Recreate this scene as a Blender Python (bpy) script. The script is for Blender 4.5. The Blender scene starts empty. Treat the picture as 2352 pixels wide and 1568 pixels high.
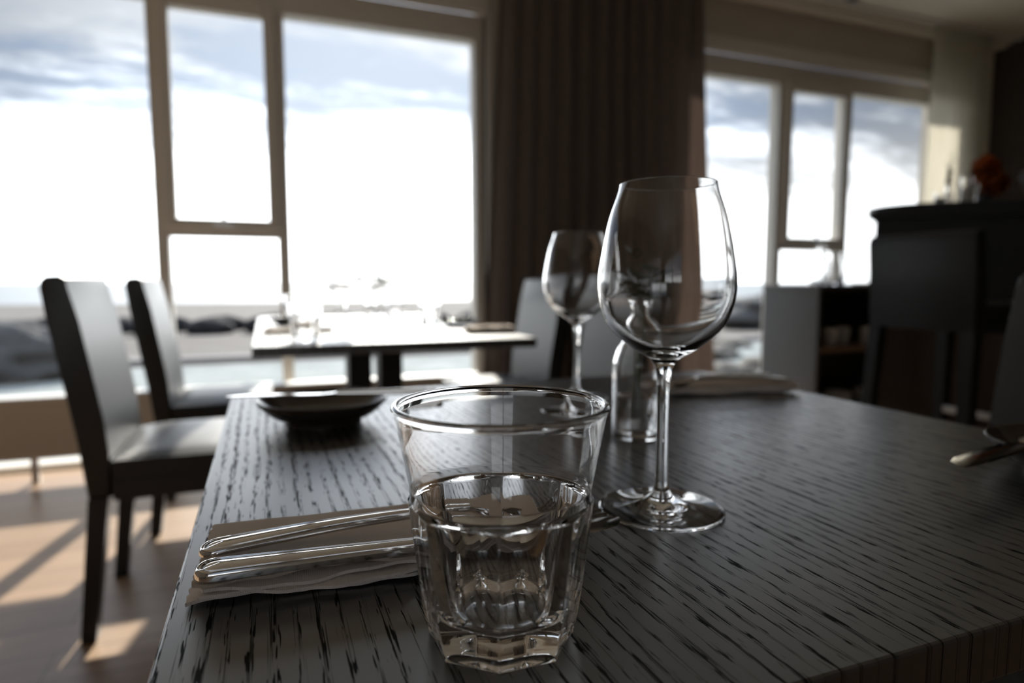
import bpy, bmesh, math, random
from mathutils import Vector, Matrix, noise as mnoise

random.seed(7)
PI = math.pi
C = bpy.context.scene.collection
SC = bpy.context.scene

# ------------------------------------------------------------------ camera
TH = math.radians(21.0)          # heading of the camera away from the room's long axis
PITCH = math.radians(5.325)
CAM_Z = 0.8866
cd = bpy.data.cameras.new('camera')
cam = bpy.data.objects.new('camera', cd)
C.objects.link(cam)
cam.location = (0, 0, CAM_Z)
cam.rotation_euler = (PI/2 - PITCH, 0, -TH)
cd.sensor_width = 36.0
cd.lens = 36.0*1466.6/2352.0
cd.clip_start = 0.02
cd.clip_end = 2000
cd.dof.use_dof = True
cd.dof.focus_distance = 0.30
cd.dof.aperture_fstop = 5.2
SC.camera = cam

# ------------------------------------------------------------------ exposure
SC.view_settings.view_transform = 'Standard'
SC.view_settings.look = 'None'
SC.view_settings.gamma = 1.0
SC.view_settings.use_curve_mapping = False
SC.view_settings.exposure = 1.05
SC.cycles.max_bounces = 24
SC.cycles.diffuse_bounces = 6
SC.cycles.glossy_bounces = 8
SC.cycles.transmission_bounces = 20
SC.cycles.transparent_max_bounces = 24
SC.cycles.sample_clamp_indirect = 6.0

# ------------------------------------------------------------------ sun
SUN_AZ = math.radians(11.5)      # measured from +y towards +x
SUN_EL = math.radians(35.0)
sdir = Vector((math.sin(SUN_AZ)*math.cos(SUN_EL), math.cos(SUN_AZ)*math.cos(SUN_EL), math.sin(SUN_EL)))
sl = bpy.data.lights.new('sun', 'SUN')
sl.energy = 3.9
sl.angle = math.radians(0.8)
sl.color = (1.0, 0.93, 0.84)
so = bpy.data.objects.new('sun', sl)
C.objects.link(so)
so.location = sdir*20
so.rotation_euler = (-sdir).to_track_quat('-Z', 'Y').to_euler()

# ------------------------------------------------------------------ node helpers
class NT:
    def __init__(self, tree):
        self.t = tree; self.n = tree.nodes; self.l = tree.links
    def new(self, typ, **kw):
        nd = self.n.new(typ)
        for k, v in kw.items():
            if k.startswith('i_'):
                nd.inputs[k[2:].replace('_', ' ')].default_value = v
            else:
                setattr(nd, k, v)
        return nd
    def math(self, op, a, b=None, c=None, clamp=False):
        nd = self.n.new('ShaderNodeMath'); nd.operation = op; nd.use_clamp = clamp
        for i, v in enumerate((a, b, c)):
            if v is None: continue
            if isinstance(v, (int, float)): nd.inputs[i].default_value = v
            else: self.l.new(v, nd.inputs[i])
        return nd.outputs[0]
    def maprange(self, v, a, b, c=0.0, d=1.0, smooth=True):
        nd = self.n.new('ShaderNodeMapRange')
        nd.interpolation_type = 'SMOOTHSTEP' if smooth else 'LINEAR'
        self.l.new(v, nd.inputs['Value'])
        for k, x in (('From Min', a), ('From Max', b), ('To Min', c), ('To Max', d)):
            nd.inputs[k].default_value = x
        return nd.outputs['Result']
    def mix(self, f, a, b):
        nd = self.n.new('ShaderNodeMix'); nd.data_type = 'RGBA'
        ins = [s for s in nd.inputs if s.type == 'RGBA']
        fac = nd.inputs[0]
        if isinstance(f, (int, float)): fac.default_value = f
        else: self.l.new(f, fac)
        for s, v in ((ins[0], a), (ins[1], b)):
            if isinstance(v, (tuple, list)): s.default_value = (*v[:3], 1)
            else: self.l.new(v, s)
        return [o for o in nd.outputs if o.type == 'RGBA'][0]
    def noise(self, vec, scale, detail=3, rough=0.5, dist=0.0):
        nd = self.n.new('ShaderNodeTexNoise')
        nd.inputs['Scale'].default_value = scale
        nd.inputs['Detail'].default_value = detail
        nd.inputs['Roughness'].default_value = rough
        nd.inputs['Distortion'].default_value = dist
        if vec is not None: self.l.new(vec, nd.inputs['Vector'])
        return nd.outputs['Fac']
    def scaled(self, vec, s, rot=(0, 0, 0)):
        nd = self.n.new('ShaderNodeMapping')
        nd.inputs['Scale'].default_value = s
        nd.inputs['Rotation'].default_value = rot
        self.l.new(vec, nd.inputs['Vector'])
        return nd.outputs['Vector']

# ------------------------------------------------------------------ world (sky with thin cloud)
W = bpy.data.worlds.new('sky'); SC.world = W; W.use_nodes = True
w = NT(W.node_tree); w.n.clear()
tc = w.new('ShaderNodeTexCoord')
nrm = w.new('ShaderNodeVectorMath', operation='NORMALIZE'); w.l.new(tc.outputs['Generated'], nrm.inputs[0])
D = nrm.outputs[0]
sep = w.new('ShaderNodeSeparateXYZ'); w.l.new(D, sep.inputs[0])
zz = sep.outputs['Z']
dot = w.new('ShaderNodeVectorMath', operation='DOT_PRODUCT'); w.l.new(D, dot.inputs[0]); dot.inputs[1].default_value = sdir
sd = dot.outputs['Value']
# perspective-flattened cloud coordinates (a cloud layer overhead)
zc_ = w.math('MAXIMUM', zz, 0.0)
den = w.math('ADD', zc_, 0.12)
cx = w.math('DIVIDE', sep.outputs['X'], den); cy = w.math('DIVIDE', sep.outputs['Y'], den)
comb = w.new('ShaderNodeCombineXYZ'); w.l.new(cx, comb.inputs[0]); w.l.new(cy, comb.inputs[1])
cl1 = w.noise(w.scaled(comb.outputs[0], (0.75, 1.9, 1), (0, 0, 0.35)), 1.0, 7, 0.58, 0.5)
cl2 = w.noise(w.scaled(comb.outputs[0], (3.2, 5.5, 1), (0, 0, -0.2)), 1.6, 6, 0.62, 0.2)
cl = w.math('ADD', w.math('MULTIPLY', cl1, 0.75), w.math('MULTIPLY', cl2, 0.25))
cloud = w.maprange(cl, 0.45, 0.60)
elevblue = w.maprange(zz, 0.12, 0.285)                         # whitish haze low down
hx = math.sin(SUN_AZ); hy = math.cos(SUN_AZ)
dh = w.new('ShaderNodeVectorMath', operation='DOT_PRODUCT'); w.l.new(D, dh.inputs[0]); dh.inputs[1].default_value = (hx, hy, 0)
az = w.maprange(dh.outputs['Value'], 0.76, 0.985)               # brighter on the sun's side
glow = w.maprange(sd, 0.80, 0.98)
blue_amt = w.math('MULTIPLY', elevblue, w.math('SUBTRACT', 1.0, w.math('MULTIPLY', cloud, 0.65)))
blue_amt = w.math('MULTIPLY', blue_amt, w.math('SUBTRACT', 1.0, w.math('MULTIPLY', glow, 0.45)))
zmod = w.math('SUBTRACT', zz, w.math('MULTIPLY', az, 0.075))
zmod = w.math('SUBTRACT', zmod, w.math('MULTIPLY', w.math('SUBTRACT', cl, 0.5), 0.55))      # ragged upper edge of the cloud bank
low = w.math('SUBTRACT', 1.0, w.maprange(zmod, 0.04, 0.23))      # luminous haze over the sea
mid = w.maprange(zz, -0.05, 0.03, 0.55, 1.0)
strength = w.math('ADD', w.math('ADD', 0.26, w.math('MULTIPLY', az, 0.36)), w.math('MULTIPLY', w.math('MULTIPLY', low, w.math('ADD', 0.98, w.math('MULTIPLY', az, 1.0))), mid))
strength = w.math('ADD', strength, w.maprange(sd, 0.972, 1.0, 0.0, 4.0))
high = w.maprange(zz, 0.44, 0.60, 0.0, 1.2)                    # bright thin overcast higher up, above the window heads
strength = w.math('ADD', strength, high)
col = w.mix(blue_amt, (0.985, 1.0, 1.03), (0.36, 0.48, 0.70))
fac = strength
bg = w.new('ShaderNodeBackground')
w.l.new(col, bg.inputs['Color']); w.l.new(fac, bg.inputs['Strength'])
ow = w.new('ShaderNodeOutputWorld'); w.l.new(bg.outputs[0], ow.inputs['Surface'])

# ------------------------------------------------------------------ materials
def pmat(name, color, rough=0.5, metal=0.0, spec=0.5, **kw):
    m = bpy.data.materials.new(name); m.use_nodes = True
    b = m.node_tree.nodes['Principled BSDF']
    b.inputs['Base Color'].default_value = (*color, 1)
    b.inputs['Roughness'].default_value = rough
    b.inputs['Metallic'].default_value = metal
    b.inputs['Specular IOR Level'].default_value = spec
    for k, v in kw.items():
        b.inputs[k.replace('_', ' ')].default_value = v
    return m

def varied(m, scale, amount, bump=0.0, bump_scale=None, dist=0.001):
    """break up colour a little and add a fine bump"""
    t = NT(m.node_tree); b = t.n['Principled BSDF']
    co = t.new('ShaderNodeTexCoord').outputs['Object']
    c0 = tuple(b.inputs['Base Color'].default_value)[:3]
    f = t.noise(co, scale, 4)
    c = t.mix(f, tuple(x*(1-amount) for x in c0), tuple(x*(1+amount) for x in c0))
    t.l.new(c, b.inputs['Base Color'])
    if bump:
        bp = t.new('ShaderNodeBump'); bp.inputs['Strength'].default_value = bump; bp.inputs['Distance'].default_value = dist
        t.l.new(t.noise(co, bump_scale or scale*4, 3), bp.inputs['Height'])
        t.l.new(bp.outputs[0], b.inputs['Normal'])
    return m

def m_table():
    m = pmat('black_stained_oak', (0.012, 0.012, 0.013), 0.40, spec=0.5)
    t = NT(m.node_tree); b = t.n['Principled BSDF']
    co = t.new('ShaderNodeTexCoord').outputs['Object']
    warp = t.noise(t.scaled(co, (9, 2.2, 1)), 1.0, 3, 0.5)
    s = t.new('ShaderNodeSeparateXYZ'); t.l.new(co, s.inputs[0])
    xw = t.math('ADD', s.outputs['X'], t.math('MULTIPLY', warp, 0.020))
    band = t.math('SINE', t.math('MULTIPLY', xw, 2*PI/0.0088))
    band2 = t.math('SINE', t.math('MULTIPLY', xw, 2*PI/0.0231))
    jit = t.noise(t.scaled(co, (110, 9, 1)), 1.0, 3, 0.6)
    xs = t.math('ADD', t.math('MULTIPLY', s.outputs['X'], 1.0), t.math('MULTIPLY', jit, 0.0010))
    cmb = t.new('ShaderNodeCombineXYZ'); t.l.new(xs, cmb.inputs[0]); t.l.new(s.outputs['Y'], cmb.inputs[1])
    dash = t.noise(t.scaled(cmb.outputs[0], (900, 52, 1)), 1.0, 1.5, 0.5)
    fine = t.noise(t.scaled(cmb.outputs[0], (1500, 15, 1)), 1.0, 2.0, 0.5)
    dens = t.noise(t.scaled(co, (14, 3, 1)), 1.0, 2)
    gate = t.math('ADD', t.math('MULTIPLY', band, 0.105), t.math('MULTIPLY', band2, 0.03))
    gate = t.math('ADD', gate, t.math('MULTIPLY', dens, 0.10))
    m1 = t.maprange(t.math('ADD', dash, gate), 0.682, 0.735)
    m2 = t.maprange(t.math('ADD', fine, gate), 0.680, 0.735)
    mask = t.math('MAXIMUM', m1, t.math('MULTIPLY', m2, 0.85))
    tone = t.noise(t.scaled(co, (60, 5, 1)), 1.0, 4)
    basec = t.mix(tone, (0.0115, 0.0112, 0.012), (0.021, 0.020, 0.021))
    t.l.new(t.mix(mask, basec, (0.0022, 0.0021, 0.0021)), b.inputs['Base Color'])
    t.l.new(t.math('ADD', 0.36, t.math('MULTIPLY', mask, 0.4)), b.inputs['Roughness'])
    t.l.new(t.math('SUBTRACT', 0.80, t.math('MULTIPLY', mask, 0.78)), b.inputs['Specular IOR Level'])
    b.inputs['IOR'].default_value = 1.65
    b.inputs['Coat IOR'].default_value = 1.85
    b.inputs['Coat Roughness'].default_value = 0.34
    t.l.new(t.math('SUBTRACT', 1.0, t.math('MULTIPLY', mask, 0.86)), b.inputs['Coat Weight'])
    bp = t.new('ShaderNodeBump'); bp.inputs['Strength'].default_value = 0.14; bp.inputs['Distance'].default_value = 0.0004
    h = t.math('SUBTRACT', t.math('MULTIPLY', t.noise(t.scaled(co, (700, 40, 1)), 1.0, 3), 0.22), mask)
    t.l.new(h, bp.inputs['Height']); t.l.new(bp.outputs[0], b.inputs['Normal'])
    return m

def m_floor():
    m = pmat('oak_floorboards', (0.40, 0.27, 0.17), 0.36, spec=0.5)
    t = NT(m.node_tree); b = t.n['Principled BSDF']
    co = t.new('ShaderNodeTexCoord').outputs['Object']
    br = t.new('ShaderNodeTexBrick')
    br.offset = 0.37
    br.inputs['Scale'].default_value = 1.0
    br.inputs['Mortar Size'].default_value = 0.0016
    br.inputs['Brick Width'].default_value = 1.35
    br.inputs['Row Height'].default_value = 0.135
    br.inputs['Color1'].default_value = (0.43, 0.29, 0.185, 1)
    br.inputs['Color2'].default_value = (0.34, 0.225, 0.14, 1)
    br.inputs['Mortar'].default_value = (0.09, 0.06, 0.04, 1)
    t.l.new(co, br.inputs['Vector'])
    gr = t.noise(t.scaled(co, (2.5, 45, 1)), 1.0, 6, 0.6, 0.4)
    c = t.mix(t.maprange(gr, 0.35, 0.75, 0, 0.35), br.outputs['Color'], (0.22, 0.14, 0.085))
    t.l.new(c, b.inputs['Base Color'])
    t.l.new(t.math('ADD', 0.30, t.math('MULTIPLY', gr, 0.15)), b.inputs['Roughness'])
    return m

def m_glass(name='clear_glass', ior=1.5, rough=0.0, col=(1, 1, 1)):
    m = bpy.data.materials.new(name); m.use_nodes = True
    t = NT(m.node_tree); t.n.clear()
    g = t.new('ShaderNodeBsdfGlass'); g.inputs['IOR'].default_value = ior
    g.inputs['Roughness'].default_value = rough; g.inputs['Color'].default_value = (*col, 1)
    o = t.new('ShaderNodeOutputMaterial'); t.l.new(g.outputs[0], o.inputs['Surface'])
    return m

def m_pane():
    m = bpy.data.materials.new('window_glass'); m.use_nodes = True
    t = NT(m.node_tree); t.n.clear()
    tr = t.new('ShaderNodeBsdfTransparent'); tr.inputs['Color'].default_value = (0.975, 0.985, 0.98, 1)
    gl = t.new('ShaderNodeBsdfGlossy'); gl.inputs['Roughness'].default_value = 0.0
    geo = t.new('ShaderNodeNewGeometry')
    fr = t.new('ShaderNodeFresnel')
    t.l.new(t.math('ADD', 1.3, t.math('MULTIPLY', geo.outputs['Backfacing'], 1/1.3-1.3)), fr.inputs['IOR'])
    mx = t.new('ShaderNodeMixShader')
    t.l.new(fr.outputs[0], mx.inputs[0]); t.l.new(tr.outputs[0], mx.inputs[1]); t.l.new(gl.outputs[0], mx.inputs[2])
    o = t.new('ShaderNodeOutputMaterial'); t.l.new(mx.outputs[0], o.inputs['Surface'])
    return m

def m_sheer():
    m = bpy.data.materials.new('cream_sheer_fabric'); m.use_nodes = True
    t = NT(m.node_tree); t.n.clear()
    co = t.new('ShaderNodeTexCoord').outputs['Object']
    f = t.noise(t.scaled(co, (40, 40, 3)), 1.0, 3)
    c = t.mix(f, (0.72, 0.69, 0.61), (0.82, 0.79, 0.71))
    d = t.new('ShaderNodeBsdfDiffuse'); t.l.new(c, d.inputs['Color'])
    tl = t.new('ShaderNodeBsdfTranslucent'); t.l.new(c, tl.inputs['Color'])
    mx = t.new('ShaderNodeMixShader'); mx.inputs[0].default_value = 0.45
    t.l.new(d.outputs[0], mx.inputs[1]); t.l.new(tl.outputs[0], mx.inputs[2])
    o = t.new('ShaderNodeOutputMaterial'); t.l.new(mx.outputs[0], o.inputs['Surface'])
    return m

def m_napkin(nm='taupe_linen', lo=(0.56, 0.48, 0.405), hi=(0.66, 0.575, 0.49)):
    m = pmat(nm, (0.40, 0.345, 0.295), 0.85, spec=0.2)
    t = NT(m.node_tree); b = t.n['Principled BSDF']
    co = t.new('ShaderNodeTexCoord').outputs['Object']
    wv = t.new('ShaderNodeTexWave'); wv.bands_direction = 'X'; wv.inputs['Scale'].default_value = 380; wv.inputs['Distortion'].default_value = 1.5
    t.l.new(co, wv.inputs['Vector'])
    wv2 = t.new('ShaderNodeTexWave'); wv2.bands_direction = 'Y'; wv2.inputs['Scale'].default_value = 380; wv2.inputs['Distortion'].default_value = 1.5
    t.l.new(co, wv2.inputs['Vector'])
    h = t.math('ADD', wv.outputs['Fac'], wv2.outputs['Fac'])
    h = t.math('ADD', h, t.math('MULTIPLY', t.noise(co, 140, 3), 2.5))
    bp = t.new('ShaderNodeBump'); bp.inputs['Strength'].default_value = 0.35; bp.inputs['Distance'].default_value = 0.0003
    t.l.new(h, bp.inputs['Height']); t.l.new(bp.outputs[0], b.inputs['Normal'])
    f = t.noise(co, 60, 4)
    t.l.new(t.mix(f, lo, hi), b.inputs['Base Color'])
    return m

def m_ground(name, a, bcol, scale):
    m = pmat(name, a, 0.9, spec=0.2)
    t = NT(m.node_tree); b = t.n['Principled BSDF']
    co = t.new('ShaderNodeTexCoord').outputs['Object']
    f = t.noise(t.scaled(co, (0.5, 1, 1)), scale, 8, 0.65)
    t.l.new(t.mix(t.maprange(f, 0.35, 0.68), a, bcol), b.inputs['Base Color'])
    return m

M = {}
M['table'] = m_table()
M['floor'] = m_floor()
M['glass'] = m_glass()
M['water'] = m_glass('water', 1.333)
M['pane'] = m_pane()
M['sheer'] = m_sheer()
M['napkin'] = m_napkin()
M['napkin_pale'] = m_napkin('pale_linen_underside', (0.74, 0.68, 0.65), (0.82, 0.77, 0.74))
M['leather'] = varied(pmat('dark_charcoal_leather', (0.008, 0.0078, 0.008), 0.40, spec=0.62), 30, 0.25, 0.12, 260, 0.0006)
M['stool_leather'] = varied(pmat('black_leather', (0.010, 0.010, 0.011), 0.45, spec=0.4), 30, 0.25, 0.12, 260, 0.0006)
M['blackwood'] = varied(pmat('black_stained_wood', (0.010, 0.009, 0.009), 0.45), 25, 0.3)
M['steel'] = pmat('polished_steel', (0.74, 0.73, 0.72), 0.09, 1.0)
M['ceramic'] = varied(pmat('dark_brown_glazed_stoneware', (0.048, 0.038, 0.029), 0.18, spec=0.6), 40, 0.2)
M['frame'] = varied(pmat('cream_painted_window_frame', (0.62, 0.58, 0.52), 0.45), 12, 0.05)
M['wall'] = varied(pmat('warm_grey_plaster', (0.50, 0.45, 0.38), 0.85, spec=0.2), 6, 0.06, 0.1, 90)
M['wall_rear'] = varied(pmat('muted_taupe_plaster', (0.36, 0.32, 0.27), 0.85, spec=0.2), 6, 0.06)
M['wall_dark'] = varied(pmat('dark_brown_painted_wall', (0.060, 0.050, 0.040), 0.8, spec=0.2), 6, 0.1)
M['ceiling'] = varied(pmat('grey_cream_ceiling_paint', (0.74, 0.70, 0.61), 0.9, spec=0.2), 4, 0.04)
M['radiator'] = varied(pmat('white_enamelled_metal', (0.62, 0.57, 0.50), 0.4), 10, 0.04)
M['curtain'] = varied(pmat('dark_brown_curtain_cloth', (0.25, 0.205, 0.18), 0.9, spec=0.15, Sheen_Weight=0.3), 60, 0.2, 0.2, 700, 0.0005)
M['white_paint'] = pmat('white_gloss_paint', (0.72, 0.71, 0.68), 0.4)
M['grey_panel'] = varied(pmat('slate_grey_lacquer', (0.075, 0.073, 0.075), 0.42), 20, 0.1)
M['bar'] = varied(pmat('black_bar_laminate', (0.008, 0.008, 0.009), 0.5, spec=0.35), 20, 0.2)
M['brown_panel'] = varied(pmat('dark_brown_veneer', (0.055, 0.040, 0.030), 0.6), 12, 0.3)
M['oak'] = varied(pmat('oak_shelf_board', (0.20, 0.13, 0.08), 0.5), 20, 0.2)
M['rock'] = varied(pmat('dark_basalt_rock', (0.022, 0.0215, 0.0225), 0.9, spec=0.2), 3.0, 0.7, 0.8, 9, 0.05)
M['rock_grey'] = varied(pmat('grey_rock', (0.075, 0.073, 0.071), 0.9, spec=0.2), 2.0, 0.6, 0.8, 7, 0.05)
M['rock_pale'] = varied(pmat('pale_sandy_rock', (0.14, 0.125, 0.105), 0.9, spec=0.2), 3.0, 0.4, 0.8, 9, 0.04)
M['gravel'] = m_ground('pale_sandy_gravel', (0.10, 0.088, 0.078), (0.145, 0.13, 0.115), 2.5)
M['terrace'] = m_ground('pale_green_grey_decking', (0.17, 0.185, 0.175), (0.25, 0.262, 0.25), 3.0)
M['kerb'] = pmat('pale_concrete', (0.22, 0.20, 0.185), 0.9)
M['sea'] = varied(pmat('grey_sea_water', (0.05, 0.07, 0.08), 0.35, spec=0.8), 0.5, 0.2)
M['leaf'] = varied(pmat('dark_green_leaf', (0.028, 0.062, 0.015), 0.45, spec=0.5), 60, 0.4)
M['stem'] = pmat('green_stem', (0.07, 0.10, 0.03), 0.6)
M['twig'] = pmat('dark_brown_twig', (0.02, 0.015, 0.010), 0.8)
M['orange'] = varied(pmat('burnt_orange_petals', (0.62, 0.17, 0.03), 0.7), 60, 0.4)
M['white_petal'] = varied(pmat('white_petals', (0.62, 0.60, 0.62), 0.7), 60, 0.1)
M['candle'] = pmat('white_wax', (0.80, 0.79, 0.76), 0.5)
M['chrome'] = pmat('satin_metal', (0.55, 0.54, 0.52), 0.3, 1.0)
M['porcelain'] = pmat('white_porcelain', (0.70, 0.69, 0.66), 0.25)

# ------------------------------------------------------------------ geometry helpers
def obj(name, bm, mat, parent=None, smooth=False, sharp=None, loc=None, rot=None):
    me = bpy.data.meshes.new(name)
    bmesh.ops.recalc_face_normals(bm, faces=bm.faces[:])
    bm.to_mesh(me); bm.free()
    me.materials.append(mat)
    if smooth:
        for p in me.polygons: p.use_smooth = True
        if sharp is not None: me.set_sharp_from_angle(angle=math.radians(sharp))
    o = bpy.data.objects.new(name, me); C.objects.link(o)
    if parent is not None: o.parent = parent
    if loc is not None: o.location = loc
    if rot is not None: o.rotation_euler = rot
    return o

def thing(name, label, cat, loc=(0, 0, 0), rotz=0.0, group=None):
    o = bpy.data.objects.new(name, None); C.objects.link(o)
    o.empty_display_size = 0.05
    o.location = loc; o.rotation_euler = (0, 0, rotz)
    o['label'] = label; o['category'] = cat
    if group: o['group'] = group
    return o

def tag(o, label, cat, group=None, kind=None):
    o['label'] = label; o['category'] = cat
    if group: o['group'] = group
    if kind: o['kind'] = kind
    return o

def struct(o):
    o['kind'] = 'structure'; return o

def dup(root, loc, rotz=0.0, label=None, group=None):
    r = root.copy(); C.objects.link(r); r.location = loc; r.rotation_euler = (0, 0, rotz)
    if label: r['label'] = label
    if group: r['group'] = group
    for ch in list(root.children):
        c = ch.copy(); C.objects.link(c); c.parent = r
        for g in ch.children:
            d = g.copy(); C.objects.link(d); d.parent = c
    return r

def bx(bm, x0, x1, y0, y1, z0, z1, bev=0.0, seg=2):
    r = bmesh.ops.create_cube(bm, size=1.0)
    vs = r['verts']
    for v in vs:
        v.co = Vector(((x0+x1)/2+v.co.x*(x1-x0), (y0+y1)/2+v.co.y*(y1-y0), (z0+z1)/2+v.co.z*(z1-z0)))
    if bev > 0:
        es = list({e for v in vs for e in v.link_edges})
        bmesh.ops.bevel(bm, geom=es, offset=bev, segments=seg, affect='EDGES', profile=0.5)
    return bm

def box(x0, x1, y0, y1, z0, z1, bev=0.0, seg=2):
    return bx(bmesh.new(), x0, x1, y0, y1, z0, z1, bev, seg)

def hexa(bm, bot, top):
    """solid between two quads (lists of four points each)"""
    vb = [bm.verts.new(p) for p in bot]; vt = [bm.verts.new(p) for p in top]
    bm.faces.new(vb[::-1]); bm.faces.new(vt)
    for i in range(4):
        j = (i+1) % 4
        bm.faces.new((vb[i], vb[j], vt[j], vt[i]))
    return bm

def lathe(bm, prof, n=64, close=True, cx=0, cy=0):
    """prof: list of (r, z) going round the closed section; ends on the axis may have r = 0"""
    rings = []
    for r, z in prof:
        if r < 1e-7: rings.append([bm.verts.new((cx, cy, z))])
        else: rings.append([bm.verts.new((cx+r*math.cos(2*PI*i/n), cy+r*math.sin(2*PI*i/n), z)) for i in range(n)])
    pairs = list(zip(rings[:-1], rings[1:]))
    for a, b in pairs:
        for i in range(n):
            j = (i+1) % n
            if len(a) == 1 and len(b) == 1: continue
            if len(a) == 1: bm.faces.new((a[0], b[j], b[i]))
            elif len(b) == 1: bm.faces.new((a[i], a[j], b[0]))
            else: bm.faces.new((a[i], a[j], b[j], b[i]))
    return bm

def catmull(pts, k=8):
    out = []
    P = [pts[0]] + list(pts) + [pts[-1]]
    for i in range(1, len(P)-2):
        for s in range(k):
            t = s/k
            out.append(tuple(0.5*((2*P[i][d]) + (-P[i-1][d]+P[i+1][d])*t + (2*P[i-1][d]-5*P[i][d]+4*P[i+1][d]-P[i+2][d])*t*t
                        + (-P[i-1][d]+3*P[i][d]-3*P[i+1][d]+P[i+2][d])*t**3) for d in range(len(pts[0]))))
    out.append(tuple(pts[-1]))
    return out

def tube(bm, pts, r, n=8):
    pts = [Vector(p) for p in pts]
    rs = r if isinstance(r, (list, tuple)) else [r]*len(pts)
    rings = []
    for i, p in enumerate(pts):
        d = (pts[min(i+1, len(pts)-1)] - pts[max(i-1, 0)]).normalized()
        a = Vector((0, 0, 1)) if abs(d.z) < 0.9 else Vector((1, 0, 0))
        u = d.cross(a).normalized(); v = d.cross(u)
        rings.append([bm.verts.new(p + (u*math.cos(2*PI*k/n)+v*math.sin(2*PI*k/n))*rs[i]) for k in range(n)])
    for a, b in zip(rings[:-1], rings[1:]):
        for k in range(n):
            j = (k+1) % n
            bm.faces.new((a[k], a[j], b[j], b[k]))
    bm.faces.new(rings[0][::-1]); bm.faces.new(rings[-1])
    return bm

def prism(bm, outline, y0, y1, bev=0.0, seg=3):
    """outline of (x, z) points pushed from y0 to y1"""
    a = [bm.verts.new((x, y0, z)) for x, z in outline]
    b = [bm.verts.new((x, y1, z)) for x, z in outline]
    n = len(outline)
    f0 = bm.faces.new(a); f1 = bm.faces.new(b[::-1])
    for i in range(n):
        j = (i+1) % n
        bm.faces.new((a[j], a[i], b[i], b[j]))
    if bev > 0:
        bmesh.ops.bevel(bm, geom=list(f0.edges)+list(f1.edges), offset=bev, segments=seg, affect='EDGES', profile=0.5)
    return bm

# ================================================================== ROOM
RW = 3.50          # inner face of the window wall
GL = 3.60          # glass plane
CEIL = 2.72
UL, UR, VB = -3.2, 5.40, -3.0
TOPW = 2.37        # top of the window openings at the inner face

struct(obj('floor', box(UL-0.1, UR+0.1, VB-0.1, 3.72, -0.12, 0.0), M['floor']))
struct(obj('ceiling', box(UL-0.1, UR+0.1, VB-0.1, 3.72, CEIL, CEIL+0.12), M['ceiling']))
bm = bmesh.new()
# window wall: head, pier between the windows, right pier
bx(bm, UL, UR, RW, 3.72, TOPW+0.08, CEIL)
bx(bm, 1.19, 2.40, RW, 3.72, 0.0, TOPW+0.08)
bx(bm, 4.93, UR, RW, 3.72, 0.0, TOPW+0.08)
bx(bm, UL, -2.60, RW, 3.72, 0.0, TOPW+0.08)
struct(obj('wall_window', bm, M['wall']))
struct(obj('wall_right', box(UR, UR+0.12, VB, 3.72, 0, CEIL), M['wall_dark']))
struct(obj('wall_left', box(UL-0.12, UL, VB, 3.72, 0, CEIL), M['wall_rear']))
bm = bmesh.new()
bx(bm, UL, UR, VB-0.12, VB, 0, 0.85); bx(bm, UL, UR, VB-0.12, VB, 2.25, CEIL)
for a_, b_ in ((UL, -2.3), (-0.3, UR)): bx(bm, a_, b_, VB-0.12, VB, 0.85, 2.25)
struct(obj('wall_back', bm, M['wall_rear']))
bm = bmesh.new()
bx(bm, UL, UR, RW-0.10, RW, CEIL-0.035, CEIL, 0.006)
bx(bm, UL, UR, RW-0.14, RW-0.115, CEIL-0.016, CEIL, 0.003)
struct(obj('trim_1', bm, M['ceiling']))

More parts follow.
